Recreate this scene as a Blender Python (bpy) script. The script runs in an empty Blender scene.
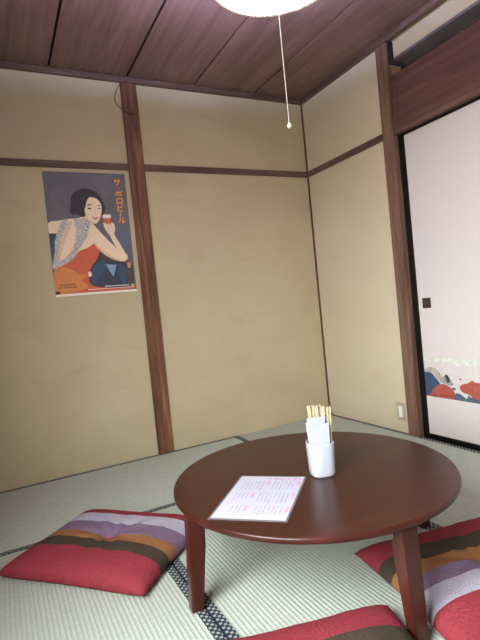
"""Tatami room with a round low table, floor cushions and a poster. Blender 4.5."""
# tuning values
SKY, LAMP, TUBE, EXPO = 31.0, 6.0, 400.0, 0.0
CAM = (476.525, 0.4695974, -0.0315552, -0.0989664, -2.150946, -2.899521, 0.878016)
CU1 = (-1.858, -1.060, -47.5, .300, .250)      # x, y, angle, half sizes
CU2 = (-.940, -1.960, 168.0, .298, .258)
CU3 = (-1.628, -2.075, 165.0, .290, .250)
# printed pictures: (ink, curved outline, points in metres on the sheet / door)
POSTER_ART = [
 ('p_ghost', 1, [(0.012, 0.477), (0.029, 0.513), (0.06, 0.549), (0.083, 0.513), (0.111, 0.448), (0.008, 0.435)]),
 ('p_ghost', 1, [(0.039, 0.605), (0.061, 0.627), (0.076, 0.613), (0.095, 0.625), (0.114, 0.607), (0.121, 0.549), (0.1, 0.542), (0.08, 0.57), (0.046, 0.541), (0.027, 0.555)]),
 ('p_ghost', 1, [(0.262, 0.683), (0.352, 0.706), (0.386, 0.672), (0.369, 0.589), (0.331, 0.574), (0.3, 0.633)]),
 ('p_low', 1, [(0.443, 0.499), (0.47, 0.454), (0.47, 0.193), (0.284, 0.201), (0.295, 0.305), (0.368, 0.439)]),
 ('p_blue', 1, [(0.0, 0.35), (0.03, 0.33), (0.035, 0.27), (0.009, 0.157), (0.0, 0.171), (0.0, 0.293)]),
 ('p_navy', 1, [(0.0, 0.367), (0.039, 0.363), (0.038, 0.33), (0.0, 0.345)]),
 ('p_navy', 1, [(0.246, 0.233), (0.288, 0.243), (0.359, 0.21), (0.435, 0.187), (0.457, 0.155), (0.444, 0.022), (0.325, 0.031), (0.203, 0.045), (0.189, 0.103), (0.208, 0.168)]),
 ('p_blue', 1, [(0.25, 0.185), (0.298, 0.193), (0.312, 0.163), (0.276, 0.127), (0.238, 0.07), (0.211, 0.064), (0.212, 0.123)]),
 ('p_sky', 0, [(0.3, 0.175), (0.364, 0.169), (0.338, 0.096), (0.323, 0.124)]),
 ('p_blue', 1, [(0.372, 0.159), (0.413, 0.15), (0.411, 0.058), (0.381, 0.063)]),
 ('p_brown', 0, [(0.422, 0.186), (0.454, 0.184), (0.445, 0.047), (0.42, 0.045)]),
 ('p_tan', 0, [(0.429, 0.183), (0.45, 0.178), (0.448, 0.148), (0.43, 0.147)]),
 ('p_brown', 1, [(0.266, 0.244), (0.302, 0.23), (0.374, 0.208), (0.423, 0.198), (0.424, 0.18), (0.357, 0.189), (0.299, 0.207)]),
 ('p_red', 1, [(0.15, 0.257), (0.205, 0.276), (0.248, 0.299), (0.265, 0.277), (0.268, 0.244), (0.249, 0.203), (0.214, 0.163), (0.196, 0.114), (0.203, 0.06), (0.281, 0.037), (0.428, 0.029), (0.461, 0.021), (0.278, 0.01), (0.078, 0.005), (0.0, 0.006), (0.003, 0.1), (0.017, 0.156), (0.063, 0.185), (0.106, 0.209)]),
 ('p_oran', 1, [(0.013, 0.168), (0.068, 0.171), (0.133, 0.132), (0.188, 0.114), (0.15, 0.09), (0.183, 0.047), (0.094, 0.021), (0.003, 0.02), (0.002, 0.1)]),
 ('p_skin', 1, [(0.0, 0.416), (0.021, 0.433), (0.069, 0.438), (0.113, 0.447), (0.159, 0.449), (0.203, 0.458), (0.236, 0.434), (0.259, 0.407), (0.3, 0.353), (0.353, 0.292), (0.402, 0.248), (0.43, 0.231), (0.435, 0.207), (0.417, 0.189), (0.372, 0.194), (0.315, 0.221), (0.267, 0.266), (0.246, 0.298), (0.205, 0.276), (0.153, 0.257), (0.106, 0.207), (0.041, 0.175), (0.026, 0.184), (0.032, 0.241), (0.061, 0.344), (0.034, 0.364), (0.002, 0.368)]),
 ('p_skin', 1, [(0.426, 0.198), (0.401, 0.233), (0.367, 0.285), (0.341, 0.349), (0.328, 0.364), (0.311, 0.404), (0.328, 0.394), (0.35, 0.406), (0.361, 0.424), (0.377, 0.412), (0.377, 0.379), (0.371, 0.349), (0.393, 0.303), (0.42, 0.247), (0.434, 0.217)]),
 ('p_shade', 1, [(0.108, 0.427), (0.131, 0.426), (0.101, 0.354), (0.062, 0.269), (0.04, 0.195), (0.029, 0.191), (0.046, 0.27), (0.074, 0.355)]),
 ('p_shade', 1, [(0.246, 0.313), (0.27, 0.282), (0.32, 0.236), (0.374, 0.206), (0.375, 0.196), (0.315, 0.221), (0.267, 0.266), (0.246, 0.298)]),
 ('p_lace', 1, [(0.079, 0.433), (0.113, 0.444), (0.101, 0.409), (0.067, 0.341), (0.041, 0.253), (0.031, 0.178), (0.01, 0.162), (0.001, 0.18), (0.02, 0.253), (0.03, 0.325), (0.053, 0.39)]),
 ('p_lace', 1, [(0.146, 0.441), (0.188, 0.449), (0.231, 0.443), (0.233, 0.408), (0.209, 0.343), (0.172, 0.291), (0.147, 0.26), (0.106, 0.207), (0.038, 0.175), (0.007, 0.162), (0.032, 0.196), (0.088, 0.233), (0.123, 0.278), (0.14, 0.327), (0.151, 0.38)]),
 ('p_shade', 1, [(0.205, 0.47), (0.231, 0.446), (0.238, 0.431), (0.216, 0.44), (0.198, 0.452)]),
 ('p_hair', 1, [(0.139, 0.55), (0.148, 0.582), (0.176, 0.611), (0.214, 0.625), (0.247, 0.624), (0.283, 0.606), (0.312, 0.574), (0.327, 0.536), (0.331, 0.506), (0.318, 0.473), (0.303, 0.463), (0.252, 0.475), (0.211, 0.473), (0.208, 0.461), (0.19, 0.458), (0.167, 0.473), (0.142, 0.471), (0.13, 0.493)]),
 ('p_skin', 1, [(0.245, 0.572), (0.268, 0.572), (0.286, 0.566), (0.305, 0.544), (0.312, 0.514), (0.305, 0.475), (0.29, 0.44), (0.269, 0.417), (0.246, 0.426), (0.226, 0.448), (0.213, 0.478), (0.212, 0.511), (0.226, 0.546)]),
 ('p_hair', 1, [(0.263, 0.582), (0.243, 0.571), (0.228, 0.548), (0.22, 0.522), (0.212, 0.499), (0.212, 0.473), (0.202, 0.458), (0.182, 0.467), (0.189, 0.528), (0.216, 0.569)]),
 ('p_hair', 1, [(0.223, 0.521), (0.234, 0.53), (0.245, 0.533), (0.258, 0.526), (0.244, 0.527), (0.234, 0.524)]),
 ('p_hair', 1, [(0.285, 0.523), (0.296, 0.528), (0.308, 0.525), (0.296, 0.523)]),
 ('p_eye', 1, [(0.228, 0.507), (0.24, 0.512), (0.252, 0.506), (0.24, 0.503)]),
 ('p_eye', 1, [(0.286, 0.505), (0.295, 0.511), (0.306, 0.509), (0.296, 0.504)]),
 ('p_shade', 1, [(0.273, 0.505), (0.274, 0.481), (0.278, 0.474), (0.269, 0.474), (0.266, 0.478)]),
 ('p_lips', 1, [(0.248, 0.459), (0.266, 0.453), (0.286, 0.456), (0.274, 0.441), (0.261, 0.443)]),
 ('p_lace', 1, [(0.253, 0.455), (0.266, 0.45), (0.281, 0.452), (0.271, 0.447), (0.261, 0.448)]),
 ('p_beer', 0, [(0.314, 0.46), (0.358, 0.461), (0.356, 0.409), (0.332, 0.402), (0.314, 0.412)]),
 ('p_foam', 1, [(0.313, 0.467), (0.324, 0.472), (0.351, 0.472), (0.36, 0.467), (0.358, 0.452), (0.337, 0.449), (0.313, 0.451)]),
 ('p_glint', 0, [(0.339, 0.445), (0.346, 0.445), (0.346, 0.413), (0.34, 0.41)]),
 ('p_skin', 1, [(0.31, 0.423), (0.324, 0.42), (0.336, 0.412), (0.35, 0.415), (0.352, 0.407), (0.334, 0.394), (0.316, 0.4)]),
 ('p_foam', 1, [(0.194, 0.129), (0.204, 0.137), (0.212, 0.125), (0.207, 0.107), (0.196, 0.108)]),
 ('p_title', 0, [(0.399, 0.671), (0.44, 0.672), (0.441, 0.679), (0.4, 0.678)]),
 ('p_title', 0, [(0.409, 0.687), (0.406, 0.662), (0.413, 0.662), (0.415, 0.687)]),
 ('p_title', 0, [(0.428, 0.687), (0.425, 0.665), (0.432, 0.665), (0.434, 0.687)]),
 ('p_title', 0, [(0.426, 0.667), (0.412, 0.648), (0.417, 0.645), (0.431, 0.664)]),
 ('p_tsu', 0, [(0.407, 0.634), (0.41, 0.629), (0.413, 0.631), (0.41, 0.637)]),
 ('p_tsu', 0, [(0.417, 0.636), (0.418, 0.63), (0.422, 0.632), (0.421, 0.638)]),
 ('p_tsu', 0, [(0.431, 0.638), (0.426, 0.628), (0.43, 0.627), (0.434, 0.637)]),
 ('p_tsu', 0, [(0.427, 0.629), (0.415, 0.621), (0.417, 0.618), (0.429, 0.626)]),
 ('p_title', 0, [(0.399, 0.601), (0.442, 0.601), (0.443, 0.608), (0.4, 0.607)]),
 ('p_title', 0, [(0.419, 0.615), (0.415, 0.578), (0.421, 0.578), (0.425, 0.615)]),
 ('p_title', 0, [(0.407, 0.598), (0.397, 0.585), (0.402, 0.582), (0.412, 0.595)]),
 ('p_title', 0, [(0.428, 0.595), (0.435, 0.582), (0.441, 0.586), (0.433, 0.599)]),
 ('p_title', 0, [(0.437, 0.613), (0.442, 0.609), (0.446, 0.615), (0.441, 0.618)]),
 ('p_title', 0, [(0.407, 0.564), (0.439, 0.564), (0.44, 0.571), (0.408, 0.57)]),
 ('p_title', 0, [(0.404, 0.537), (0.436, 0.538), (0.437, 0.544), (0.405, 0.544)]),
 ('p_title', 0, [(0.405, 0.57), (0.401, 0.537), (0.407, 0.537), (0.411, 0.57)]),
 ('p_title', 0, [(0.437, 0.571), (0.433, 0.537), (0.439, 0.537), (0.443, 0.571)]),
 ('p_title', 0, [(0.406, 0.526), (0.402, 0.492), (0.408, 0.492), (0.412, 0.526)]),
 ('p_title', 0, [(0.403, 0.491), (0.438, 0.491), (0.438, 0.497), (0.404, 0.497)]),
 ('p_title', 0, [(0.407, 0.507), (0.434, 0.512), (0.433, 0.519), (0.407, 0.513)]),
 ('p_title', 0, [(0.428, 0.528), (0.431, 0.522), (0.437, 0.525), (0.434, 0.531)]),
 ('p_title', 0, [(0.439, 0.528), (0.442, 0.522), (0.448, 0.525), (0.445, 0.531)]),
 ('p_title', 0, [(0.417, 0.484), (0.414, 0.457), (0.42, 0.457), (0.423, 0.484)]),
 ('p_title', 0, [(0.413, 0.452), (0.411, 0.434), (0.417, 0.434), (0.419, 0.452)]),
 ('p_title', 0, [(0.412, 0.437), (0.401, 0.421), (0.406, 0.418), (0.417, 0.434)]),
 ('p_title', 0, [(0.427, 0.453), (0.424, 0.419), (0.43, 0.419), (0.434, 0.453)]),
 ('p_title', 0, [(0.426, 0.417), (0.445, 0.428), (0.442, 0.434), (0.423, 0.423)]),
 ('p_ink', 0, [(0.03, 0.069), (0.034, 0.069), (0.034, 0.064), (0.029, 0.064)]),
 ('p_ink', 0, [(0.036, 0.069), (0.041, 0.069), (0.04, 0.064), (0.036, 0.064)]),
 ('p_ink', 0, [(0.042, 0.069), (0.047, 0.069), (0.046, 0.064), (0.042, 0.064)]),
 ('p_ink', 0, [(0.049, 0.069), (0.053, 0.069), (0.053, 0.064), (0.048, 0.064)]),
 ('p_ink', 0, [(0.055, 0.069), (0.059, 0.069), (0.059, 0.064), (0.054, 0.064)]),
 ('p_ink', 0, [(0.061, 0.069), (0.066, 0.069), (0.065, 0.064), (0.061, 0.064)]),
 ('p_ink', 0, [(0.067, 0.069), (0.072, 0.069), (0.071, 0.064), (0.067, 0.064)]),
 ('p_ink', 0, [(0.074, 0.069), (0.078, 0.069), (0.078, 0.064), (0.073, 0.064)]),
 ('p_ink', 0, [(0.08, 0.069), (0.084, 0.069), (0.084, 0.064), (0.079, 0.064)]),
 ('p_ink', 0, [(0.086, 0.069), (0.091, 0.069), (0.09, 0.064), (0.086, 0.064)]),
 ('p_ink', 0, [(0.093, 0.069), (0.097, 0.069), (0.097, 0.064), (0.092, 0.064)]),
 ('p_ink', 0, [(0.099, 0.069), (0.103, 0.069), (0.103, 0.064), (0.098, 0.064)]),
 ('p_ink', 0, [(0.105, 0.069), (0.11, 0.069), (0.109, 0.064), (0.105, 0.064)]),
 ('p_ink', 0, [(0.112, 0.069), (0.116, 0.069), (0.116, 0.064), (0.111, 0.064)]),
 ('p_ink', 0, [(0.018, 0.054), (0.022, 0.054), (0.022, 0.049), (0.017, 0.049)]),
 ('p_ink', 0, [(0.024, 0.054), (0.029, 0.054), (0.028, 0.049), (0.024, 0.049)]),
 ('p_ink', 0, [(0.031, 0.054), (0.036, 0.054), (0.035, 0.049), (0.03, 0.049)]),
 ('p_ink', 0, [(0.037, 0.054), (0.042, 0.054), (0.042, 0.049), (0.037, 0.049)]),
 ('p_ink', 0, [(0.044, 0.054), (0.049, 0.054), (0.048, 0.049), (0.044, 0.049)]),
 ('p_ink', 0, [(0.051, 0.054), (0.055, 0.054), (0.055, 0.049), (0.05, 0.049)]),
 ('p_ink', 0, [(0.057, 0.054), (0.062, 0.054), (0.062, 0.049), (0.057, 0.049)]),
 ('p_ink', 0, [(0.064, 0.054), (0.069, 0.054), (0.068, 0.049), (0.064, 0.049)]),
 ('p_ink', 0, [(0.071, 0.054), (0.076, 0.054), (0.075, 0.049), (0.07, 0.049)]),
 ('p_ink', 0, [(0.077, 0.054), (0.082, 0.054), (0.082, 0.049), (0.077, 0.049)]),
 ('p_ink', 0, [(0.084, 0.054), (0.089, 0.054), (0.088, 0.049), (0.084, 0.049)]),
 ('p_ink', 0, [(0.091, 0.054), (0.096, 0.054), (0.095, 0.049), (0.09, 0.049)]),
 ('p_ink', 0, [(0.098, 0.054), (0.103, 0.054), (0.102, 0.049), (0.097, 0.049)]),
 ('p_ink', 0, [(0.104, 0.054), (0.109, 0.054), (0.109, 0.049), (0.104, 0.049)]),
 ('p_ink', 0, [(0.111, 0.054), (0.116, 0.054), (0.116, 0.049), (0.111, 0.049)]),
 ('p_ink', 0, [(0.118, 0.054), (0.123, 0.054), (0.122, 0.049), (0.117, 0.049)]),
 ('p_foam', 0, [(0.282, 0.047), (0.287, 0.047), (0.286, 0.041), (0.281, 0.041)]),
 ('p_foam', 0, [(0.289, 0.047), (0.293, 0.047), (0.293, 0.041), (0.288, 0.041)]),
 ('p_foam', 0, [(0.295, 0.047), (0.3, 0.047), (0.299, 0.041), (0.295, 0.041)]),
 ('p_foam', 0, [(0.302, 0.047), (0.307, 0.047), (0.306, 0.041), (0.301, 0.041)]),
 ('p_foam', 0, [(0.308, 0.047), (0.313, 0.047), (0.313, 0.041), (0.308, 0.041)]),
 ('p_foam', 0, [(0.315, 0.047), (0.32, 0.047), (0.319, 0.041), (0.314, 0.041)]),
 ('p_foam', 0, [(0.322, 0.047), (0.326, 0.047), (0.326, 0.041), (0.321, 0.041)]),
 ('p_foam', 0, [(0.328, 0.047), (0.333, 0.047), (0.332, 0.041), (0.328, 0.041)]),
 ('p_foam', 0, [(0.335, 0.047), (0.34, 0.047), (0.339, 0.041), (0.334, 0.041)]),
 ('p_foam', 0, [(0.342, 0.047), (0.346, 0.047), (0.346, 0.041), (0.341, 0.041)]),
 ('p_foam', 0, [(0.348, 0.047), (0.353, 0.047), (0.353, 0.041), (0.348, 0.041)]),
 ('p_foam', 0, [(0.355, 0.047), (0.36, 0.047), (0.359, 0.041), (0.354, 0.041)]),
 ('p_foam', 0, [(0.362, 0.047), (0.367, 0.047), (0.366, 0.041), (0.361, 0.041)]),
 ('p_foam', 0, [(0.368, 0.047), (0.373, 0.047), (0.373, 0.041), (0.368, 0.041)]),
 ('p_foam', 0, [(0.375, 0.047), (0.38, 0.047), (0.379, 0.041), (0.375, 0.041)]),
 ('p_foam', 0, [(0.382, 0.047), (0.387, 0.047), (0.386, 0.041), (0.381, 0.041)]),
 ('p_foam', 0, [(0.389, 0.047), (0.394, 0.047), (0.393, 0.04), (0.388, 0.04)]),
 ('p_foam', 0, [(0.396, 0.046), (0.4, 0.046), (0.4, 0.04), (0.395, 0.04)]),
 ('p_foam', 0, [(0.402, 0.046), (0.407, 0.046), (0.407, 0.04), (0.402, 0.04)]),
 ('p_foam', 0, [(0.409, 0.046), (0.414, 0.046), (0.413, 0.04), (0.409, 0.04)]),
 ('p_foam', 0, [(0.416, 0.046), (0.421, 0.046), (0.42, 0.04), (0.415, 0.04)]),
 ('p_foam', 0, [(0.423, 0.046), (0.428, 0.046), (0.427, 0.04), (0.422, 0.04)]),
 ('p_foam', 0, [(0.182, 0.033), (0.187, 0.033), (0.186, 0.028), (0.182, 0.028)]),
 ('p_foam', 0, [(0.188, 0.033), (0.193, 0.033), (0.193, 0.028), (0.188, 0.028)]),
 ('p_foam', 0, [(0.195, 0.033), (0.2, 0.033), (0.199, 0.028), (0.194, 0.028)]),
 ('p_foam', 0, [(0.201, 0.033), (0.206, 0.033), (0.206, 0.028), (0.201, 0.028)]),
 ('p_foam', 0, [(0.208, 0.033), (0.213, 0.033), (0.212, 0.028), (0.207, 0.028)]),
 ('p_foam', 0, [(0.214, 0.033), (0.219, 0.033), (0.219, 0.028), (0.214, 0.028)]),
 ('p_foam', 0, [(0.221, 0.033), (0.226, 0.033), (0.225, 0.028), (0.22, 0.028)]),
 ('p_foam', 0, [(0.228, 0.033), (0.232, 0.033), (0.232, 0.028), (0.227, 0.028)]),
 ('p_foam', 0, [(0.234, 0.033), (0.239, 0.033), (0.238, 0.028), (0.234, 0.028)]),
 ('p_foam', 0, [(0.241, 0.033), (0.245, 0.033), (0.245, 0.028), (0.24, 0.028)]),
 ('p_foam', 0, [(0.247, 0.033), (0.252, 0.033), (0.252, 0.028), (0.247, 0.028)]),
 ('p_foam', 0, [(0.254, 0.033), (0.259, 0.033), (0.258, 0.028), (0.253, 0.028)]),
 ('p_foam', 0, [(0.26, 0.033), (0.265, 0.033), (0.265, 0.028), (0.26, 0.028)]),
 ('p_foam', 0, [(0.267, 0.033), (0.272, 0.033), (0.271, 0.028), (0.267, 0.028)]),
 ('p_foam', 0, [(0.274, 0.033), (0.279, 0.033), (0.278, 0.028), (0.273, 0.028)]),
 ('p_foam', 0, [(0.28, 0.033), (0.285, 0.033), (0.285, 0.028), (0.28, 0.028)]),
 ('p_foam', 0, [(0.287, 0.033), (0.292, 0.033), (0.291, 0.028), (0.287, 0.028)]),
 ('p_foam', 0, [(0.294, 0.033), (0.299, 0.033), (0.298, 0.028), (0.293, 0.028)]),
 ('p_foam', 0, [(0.3, 0.033), (0.305, 0.033), (0.305, 0.028), (0.3, 0.028)]),
 ('p_foam', 0, [(0.307, 0.033), (0.312, 0.033), (0.312, 0.028), (0.307, 0.028)]),
 ('p_foam', 0, [(0.314, 0.033), (0.319, 0.033), (0.318, 0.028), (0.313, 0.028)]),
 ('p_foam', 0, [(0.321, 0.033), (0.326, 0.033), (0.325, 0.028), (0.32, 0.028)]),
 ('p_foam', 0, [(0.327, 0.033), (0.332, 0.033), (0.332, 0.028), (0.327, 0.028)]),
 ('p_foam', 0, [(0.334, 0.033), (0.339, 0.033), (0.339, 0.028), (0.334, 0.028)]),
 ('p_foam', 0, [(0.341, 0.033), (0.346, 0.033), (0.345, 0.028), (0.34, 0.028)]),
 ('p_foam', 0, [(0.348, 0.033), (0.353, 0.033), (0.352, 0.028), (0.347, 0.028)]),
 ('p_foam', 0, [(0.355, 0.033), (0.36, 0.033), (0.359, 0.028), (0.354, 0.028)]),
 ('p_foam', 0, [(0.361, 0.033), (0.366, 0.033), (0.366, 0.028), (0.361, 0.028)]),
 ('p_foam', 0, [(0.368, 0.033), (0.373, 0.033), (0.373, 0.028), (0.368, 0.028)]),
 ('p_foam', 0, [(0.375, 0.033), (0.38, 0.033), (0.38, 0.028), (0.375, 0.028)]),
 ('p_foam', 0, [(0.382, 0.033), (0.387, 0.033), (0.386, 0.028), (0.381, 0.028)]),
 ('p_foam', 0, [(0.389, 0.033), (0.394, 0.033), (0.393, 0.028), (0.388, 0.028)]),
 ('p_foam', 0, [(0.396, 0.033), (0.401, 0.033), (0.4, 0.028), (0.395, 0.028)]),
 ('p_foam', 0, [(0.403, 0.033), (0.408, 0.033), (0.407, 0.028), (0.402, 0.028)]),
 ('p_foam', 0, [(0.41, 0.033), (0.415, 0.033), (0.414, 0.028), (0.409, 0.028)]),
 ('p_foam', 0, [(0.417, 0.033), (0.422, 0.033), (0.421, 0.028), (0.416, 0.028)]),
 ('p_foam', 0, [(0.424, 0.033), (0.429, 0.033), (0.428, 0.028), (0.423, 0.028)]),
 ('p_foam', 0, [(0.431, 0.033), (0.436, 0.033), (0.435, 0.028), (0.43, 0.028)]),
 ('p_gold', 1, [(0.438, 0.041), (0.446, 0.05), (0.456, 0.044), (0.457, 0.03), (0.446, 0.022), (0.439, 0.029)]),
 ('p_foam', 0, [(0.0, 0.014), (0.192, 0.015), (0.47, 0.014), (0.47, 0.0), (0.19, 0.0), (0.0, 0.0)]),
 ('p_ink', 1, [(0.003, 0.028), (0.016, 0.034), (0.026, 0.027), (0.022, 0.017), (0.003, 0.014)]),
]
DOOR_ART = [
 ('f_pale', 0, [(-0.883, 0.47), (-1.036, 0.472), (-1.271, 0.478), (-1.268, 0.439), (-1.121, 0.435), (-1.096, 0.451), (-0.988, 0.449), (-0.881, 0.448)]),
 ('f_sand', 1, [(-0.894, 0.385), (-0.921, 0.408), (-0.956, 0.416), (-0.997, 0.401), (-1.021, 0.368), (-1.005, 0.347), (-0.929, 0.352)]),
 ('f_blue', 1, [(-0.873, 0.379), (-0.903, 0.384), (-0.947, 0.383), (-0.982, 0.353), (-1.007, 0.324), (-0.989, 0.28), (-0.936, 0.248), (-0.859, 0.252)]),
 ('f_grey', 1, [(-1.01, 0.348), (-1.039, 0.371), (-1.061, 0.378), (-1.08, 0.355), (-1.097, 0.33), (-1.083, 0.321), (-1.053, 0.324), (-1.013, 0.335)]),
 ('f_dark', 1, [(-1.046, 0.373), (-1.063, 0.378), (-1.076, 0.349), (-1.063, 0.334), (-1.055, 0.341)]),
 ('f_red', 1, [(-0.937, 0.238), (-0.942, 0.266), (-0.967, 0.299), (-1.007, 0.321), (-1.044, 0.323), (-1.078, 0.309), (-1.098, 0.289), (-1.104, 0.267), (-1.1, 0.244)]),
 ('f_rust', 0, [(-0.939, 0.257), (-1.015, 0.263), (-1.103, 0.265), (-1.102, 0.257), (-1.014, 0.254), (-0.938, 0.247)]),
 ('f_teal', 1, [(-1.103, 0.275), (-1.127, 0.283), (-1.155, 0.27), (-1.172, 0.252), (-1.136, 0.238), (-1.1, 0.242)]),
 ('f_dark', 1, [(-1.086, 0.306), (-1.1, 0.311), (-1.112, 0.305), (-1.099, 0.299)]),
 ('f_dark', 1, [(-1.138, 0.364), (-1.146, 0.366), (-1.152, 0.362), (-1.143, 0.358)]),
 ('f_dark', 1, [(-1.186, 0.275), (-1.193, 0.281), (-1.195, 0.269), (-1.188, 0.261)]),
 ('f_red', 1, [(-1.136, 0.312), (-1.153, 0.334), (-1.192, 0.346), (-1.217, 0.361), (-1.24, 0.352), (-1.291, 0.356), (-1.35, 0.35), (-1.375, 0.312), (-1.342, 0.266), (-1.296, 0.246), (-1.244, 0.261), (-1.213, 0.269), (-1.194, 0.284), (-1.157, 0.291)]),
 ('f_teal', 1, [(-1.184, 0.27), (-1.213, 0.269), (-1.251, 0.259), (-1.311, 0.245), (-1.311, 0.24), (-1.242, 0.241), (-1.169, 0.241), (-1.168, 0.248)]),
]
import bpy, bmesh, math, random
from mathutils import Vector, Matrix, noise
from mathutils.geometry import tessellate_polygon

C = bpy.context.scene.collection
random.seed(7)

# ------------------------------------------------------------------ colour / material helpers
def lin(r, g, b):
    f = lambda c: (c / 255) / 12.92 if c / 255 <= .04045 else ((c / 255 + .055) / 1.055) ** 2.4
    return (f(r), f(g), f(b), 1)

class NT:
    """thin wrapper for building node trees"""
    def __init__(s, name):
        s.m = bpy.data.materials.new(name); s.m.use_nodes = True
        s.t = s.m.node_tree; s.n = s.t.nodes; s.b = s.n['Principled BSDF']
    def new(s, typ, **kw):
        n = s.n.new(typ)
        for k, v in kw.items():
            if k in n.inputs: n.inputs[k].default_value = v
            else: setattr(n, k, v)
        return n
    def link(s, a, b): s.t.links.new(a, b)
    def coord(s, scale=(1, 1, 1)):
        tc = s.new('ShaderNodeTexCoord'); mp = s.new('ShaderNodeMapping')
        mp.inputs['Scale'].default_value = scale
        s.link(tc.outputs['Object'], mp.inputs['Vector']); return mp.outputs['Vector']
    def noise(s, vec, scale, detail=4, rough=.55, dist=0):
        n = s.new('ShaderNodeTexNoise'); n.inputs['Scale'].default_value = scale
        n.inputs['Detail'].default_value = detail; n.inputs['Roughness'].default_value = rough
        n.inputs['Distortion'].default_value = dist
        s.link(vec, n.inputs['Vector']); return n.outputs['Fac']
    def ramp(s, fac, stops):
        r = s.new('ShaderNodeValToRGB'); e = r.color_ramp.elements
        while len(e) < len(stops): e.new(.5)
        for i, (p, c) in enumerate(stops): e[i].position = p; e[i].color = c
        s.link(fac, r.inputs['Fac']); return r.outputs['Color']
    def mix(s, fac, a, b, mode='MIX'):
        m = s.new('ShaderNodeMix', data_type='RGBA', blend_type=mode)
        for sock, v in ((m.inputs[0], fac), (m.inputs[6], a), (m.inputs[7], b)):
            if hasattr(v, 'links'): s.link(v, sock)
            else: sock.default_value = v
        return m.outputs[2]
    def math(s, op, a, b=0.0):
        m = s.new('ShaderNodeMath', operation=op)
        for i, v in enumerate((a, b)):
            if hasattr(v, 'links'): s.link(v, m.inputs[i])
            else: m.inputs[i].default_value = v
        return m.outputs[0]
    def bump(s, h, strength, dist):
        b = s.new('ShaderNodeBump'); b.inputs['Strength'].default_value = strength
        b.inputs['Distance'].default_value = dist
        s.link(h, b.inputs['Height']); s.link(b.outputs['Normal'], s.b.inputs['Normal'])
    def set(s, color=None, rough=None, spec=None, **kw):
        if color is not None:
            if hasattr(color, 'links'): s.link(color, s.b.inputs['Base Color'])
            else: s.b.inputs['Base Color'].default_value = color
        if rough is not None: s.b.inputs['Roughness'].default_value = rough
        if spec is not None: s.b.inputs['Specular IOR Level'].default_value = spec
        for k, v in kw.items(): s.b.inputs[k.replace('_', ' ')].default_value = v
        return s.m

def plain(name, col, rough=.6, spec=.4, var=.06, vs=30):
    n = NT(name)
    f = n.noise(n.coord(), vs, 3)
    d = tuple(max(0, c * (1 - var * 2)) for c in col[:3]) + (1,)
    u = tuple(min(1, c * (1 + var)) for c in col[:3]) + (1,)
    return n.set(n.ramp(f, [(.3, d), (.7, u)]), rough, spec)

def plaster(name, c_lo, c_hi, stain):
    n = NT(name); v = n.coord()
    big = n.noise(v, 1.7, 5, .6, .4)
    col = n.ramp(big, [(.3, c_lo), (.7, c_hi)])
    streak = n.noise(n.coord((2.2, 2.2, 5.5)), 1.0, 6, .65, .6)
    col = n.mix(n.ramp(streak, [(.54, (0, 0, 0, 1)), (.78, (.45, .45, .45, 1))]), col, stain)
    fine = n.noise(v, 160, 4, .7)
    col = n.mix(n.ramp(fine, [(.35, (.30, .30, .30, 1)), (.65, (0, 0, 0, 1))]), col, stain)
    n.bump(fine, .25, .002)
    return n.set(col, .95, .1)

def wood(name, dark, mid, light, axis, rough=.5, spec=.35, scale=1.0, coat=0.0, contrast=1.0):
    n = NT(name)
    sc = {'x': (.9, 14, 14), 'y': (14, .9, 14), 'z': (14, 14, .9)}[axis]
    v = n.coord(tuple(k * scale for k in sc))
    g1 = n.noise(v, 1.0, 6, .62, 1.1)
    g2 = n.noise(v, 5.0, 4, .6, .3)
    col = n.ramp(g1, [(.5 - .22 * contrast, dark), (.5, mid), (.5 + .22 * contrast, light)])
    col = n.mix(n.ramp(g2, [(.42, (.45, .45, .45, 1)), (.6, (0, 0, 0, 1))]), col, dark)
    n.bump(g2, .18, .001)
    m = n.set(col, rough, spec)
    n.b.inputs['Coat Weight'].default_value = coat
    n.b.inputs['Coat Roughness'].default_value = .18
    return m

def fabric(name, col):
    n = NT(name); v = n.coord()
    w = n.noise(v, 420, 2, .6)
    slub = n.noise(n.coord((40, 260, 120)), 1.0, 4, .6)
    wr = n.noise(v, 55, 5, .65, 2.0)
    d = tuple(c * .78 for c in col[:3]) + (1,); u = tuple(min(1, c * 1.12) for c in col[:3]) + (1,)
    c = n.mix(.5, n.ramp(w, [(.3, d), (.7, u)]), n.ramp(slub, [(.3, d), (.7, u)]))
    h = n.math('ADD', n.math('MULTIPLY', w, .15), wr)
    n.bump(h, .85, .008)
    m = n.set(c, .9, .08)
    return m

M = {}
M['plaster'] = plaster('sand_plaster', lin(188, 172, 140), lin(199, 184, 153), lin(168, 151, 119))
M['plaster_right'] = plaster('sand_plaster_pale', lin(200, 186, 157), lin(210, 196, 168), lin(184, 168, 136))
M['plain_wall'] = plain('unseen_wall', lin(160, 150, 134), .9, .1)
M['post_z'] = wood('post_wood', lin(56, 33, 22), lin(114, 74, 50), lin(156, 110, 80), 'z', .5, .35)
M['rail_x'] = wood('rail_wood_x', lin(76, 55, 47), lin(104, 79, 68), lin(126, 98, 86), 'x', .55, .3)
M['rail_y'] = wood('rail_wood_y', lin(76, 55, 47), lin(104, 79, 68), lin(126, 98, 86), 'y', .55, .3)
M['post_pale'] = wood('jamb_wood', lin(88, 64, 52), lin(120, 92, 76), lin(144, 114, 96), 'z', .55, .3, contrast=.9)
M['ceil'] = wood('ceiling_wood', lin(94, 68, 60), lin(126, 95, 84), lin(146, 113, 101), 'y', .42, .5, .8, contrast=1.2)
M['board'] = wood('transom_wood', lin(78, 54, 48), lin(100, 72, 64), lin(118, 88, 78), 'y', .5, .35, .5)
M['greywood'] = wood('grey_wood', lin(84, 76, 80), lin(108, 100, 102), lin(128, 120, 122), 'y', .7, .2)
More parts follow.
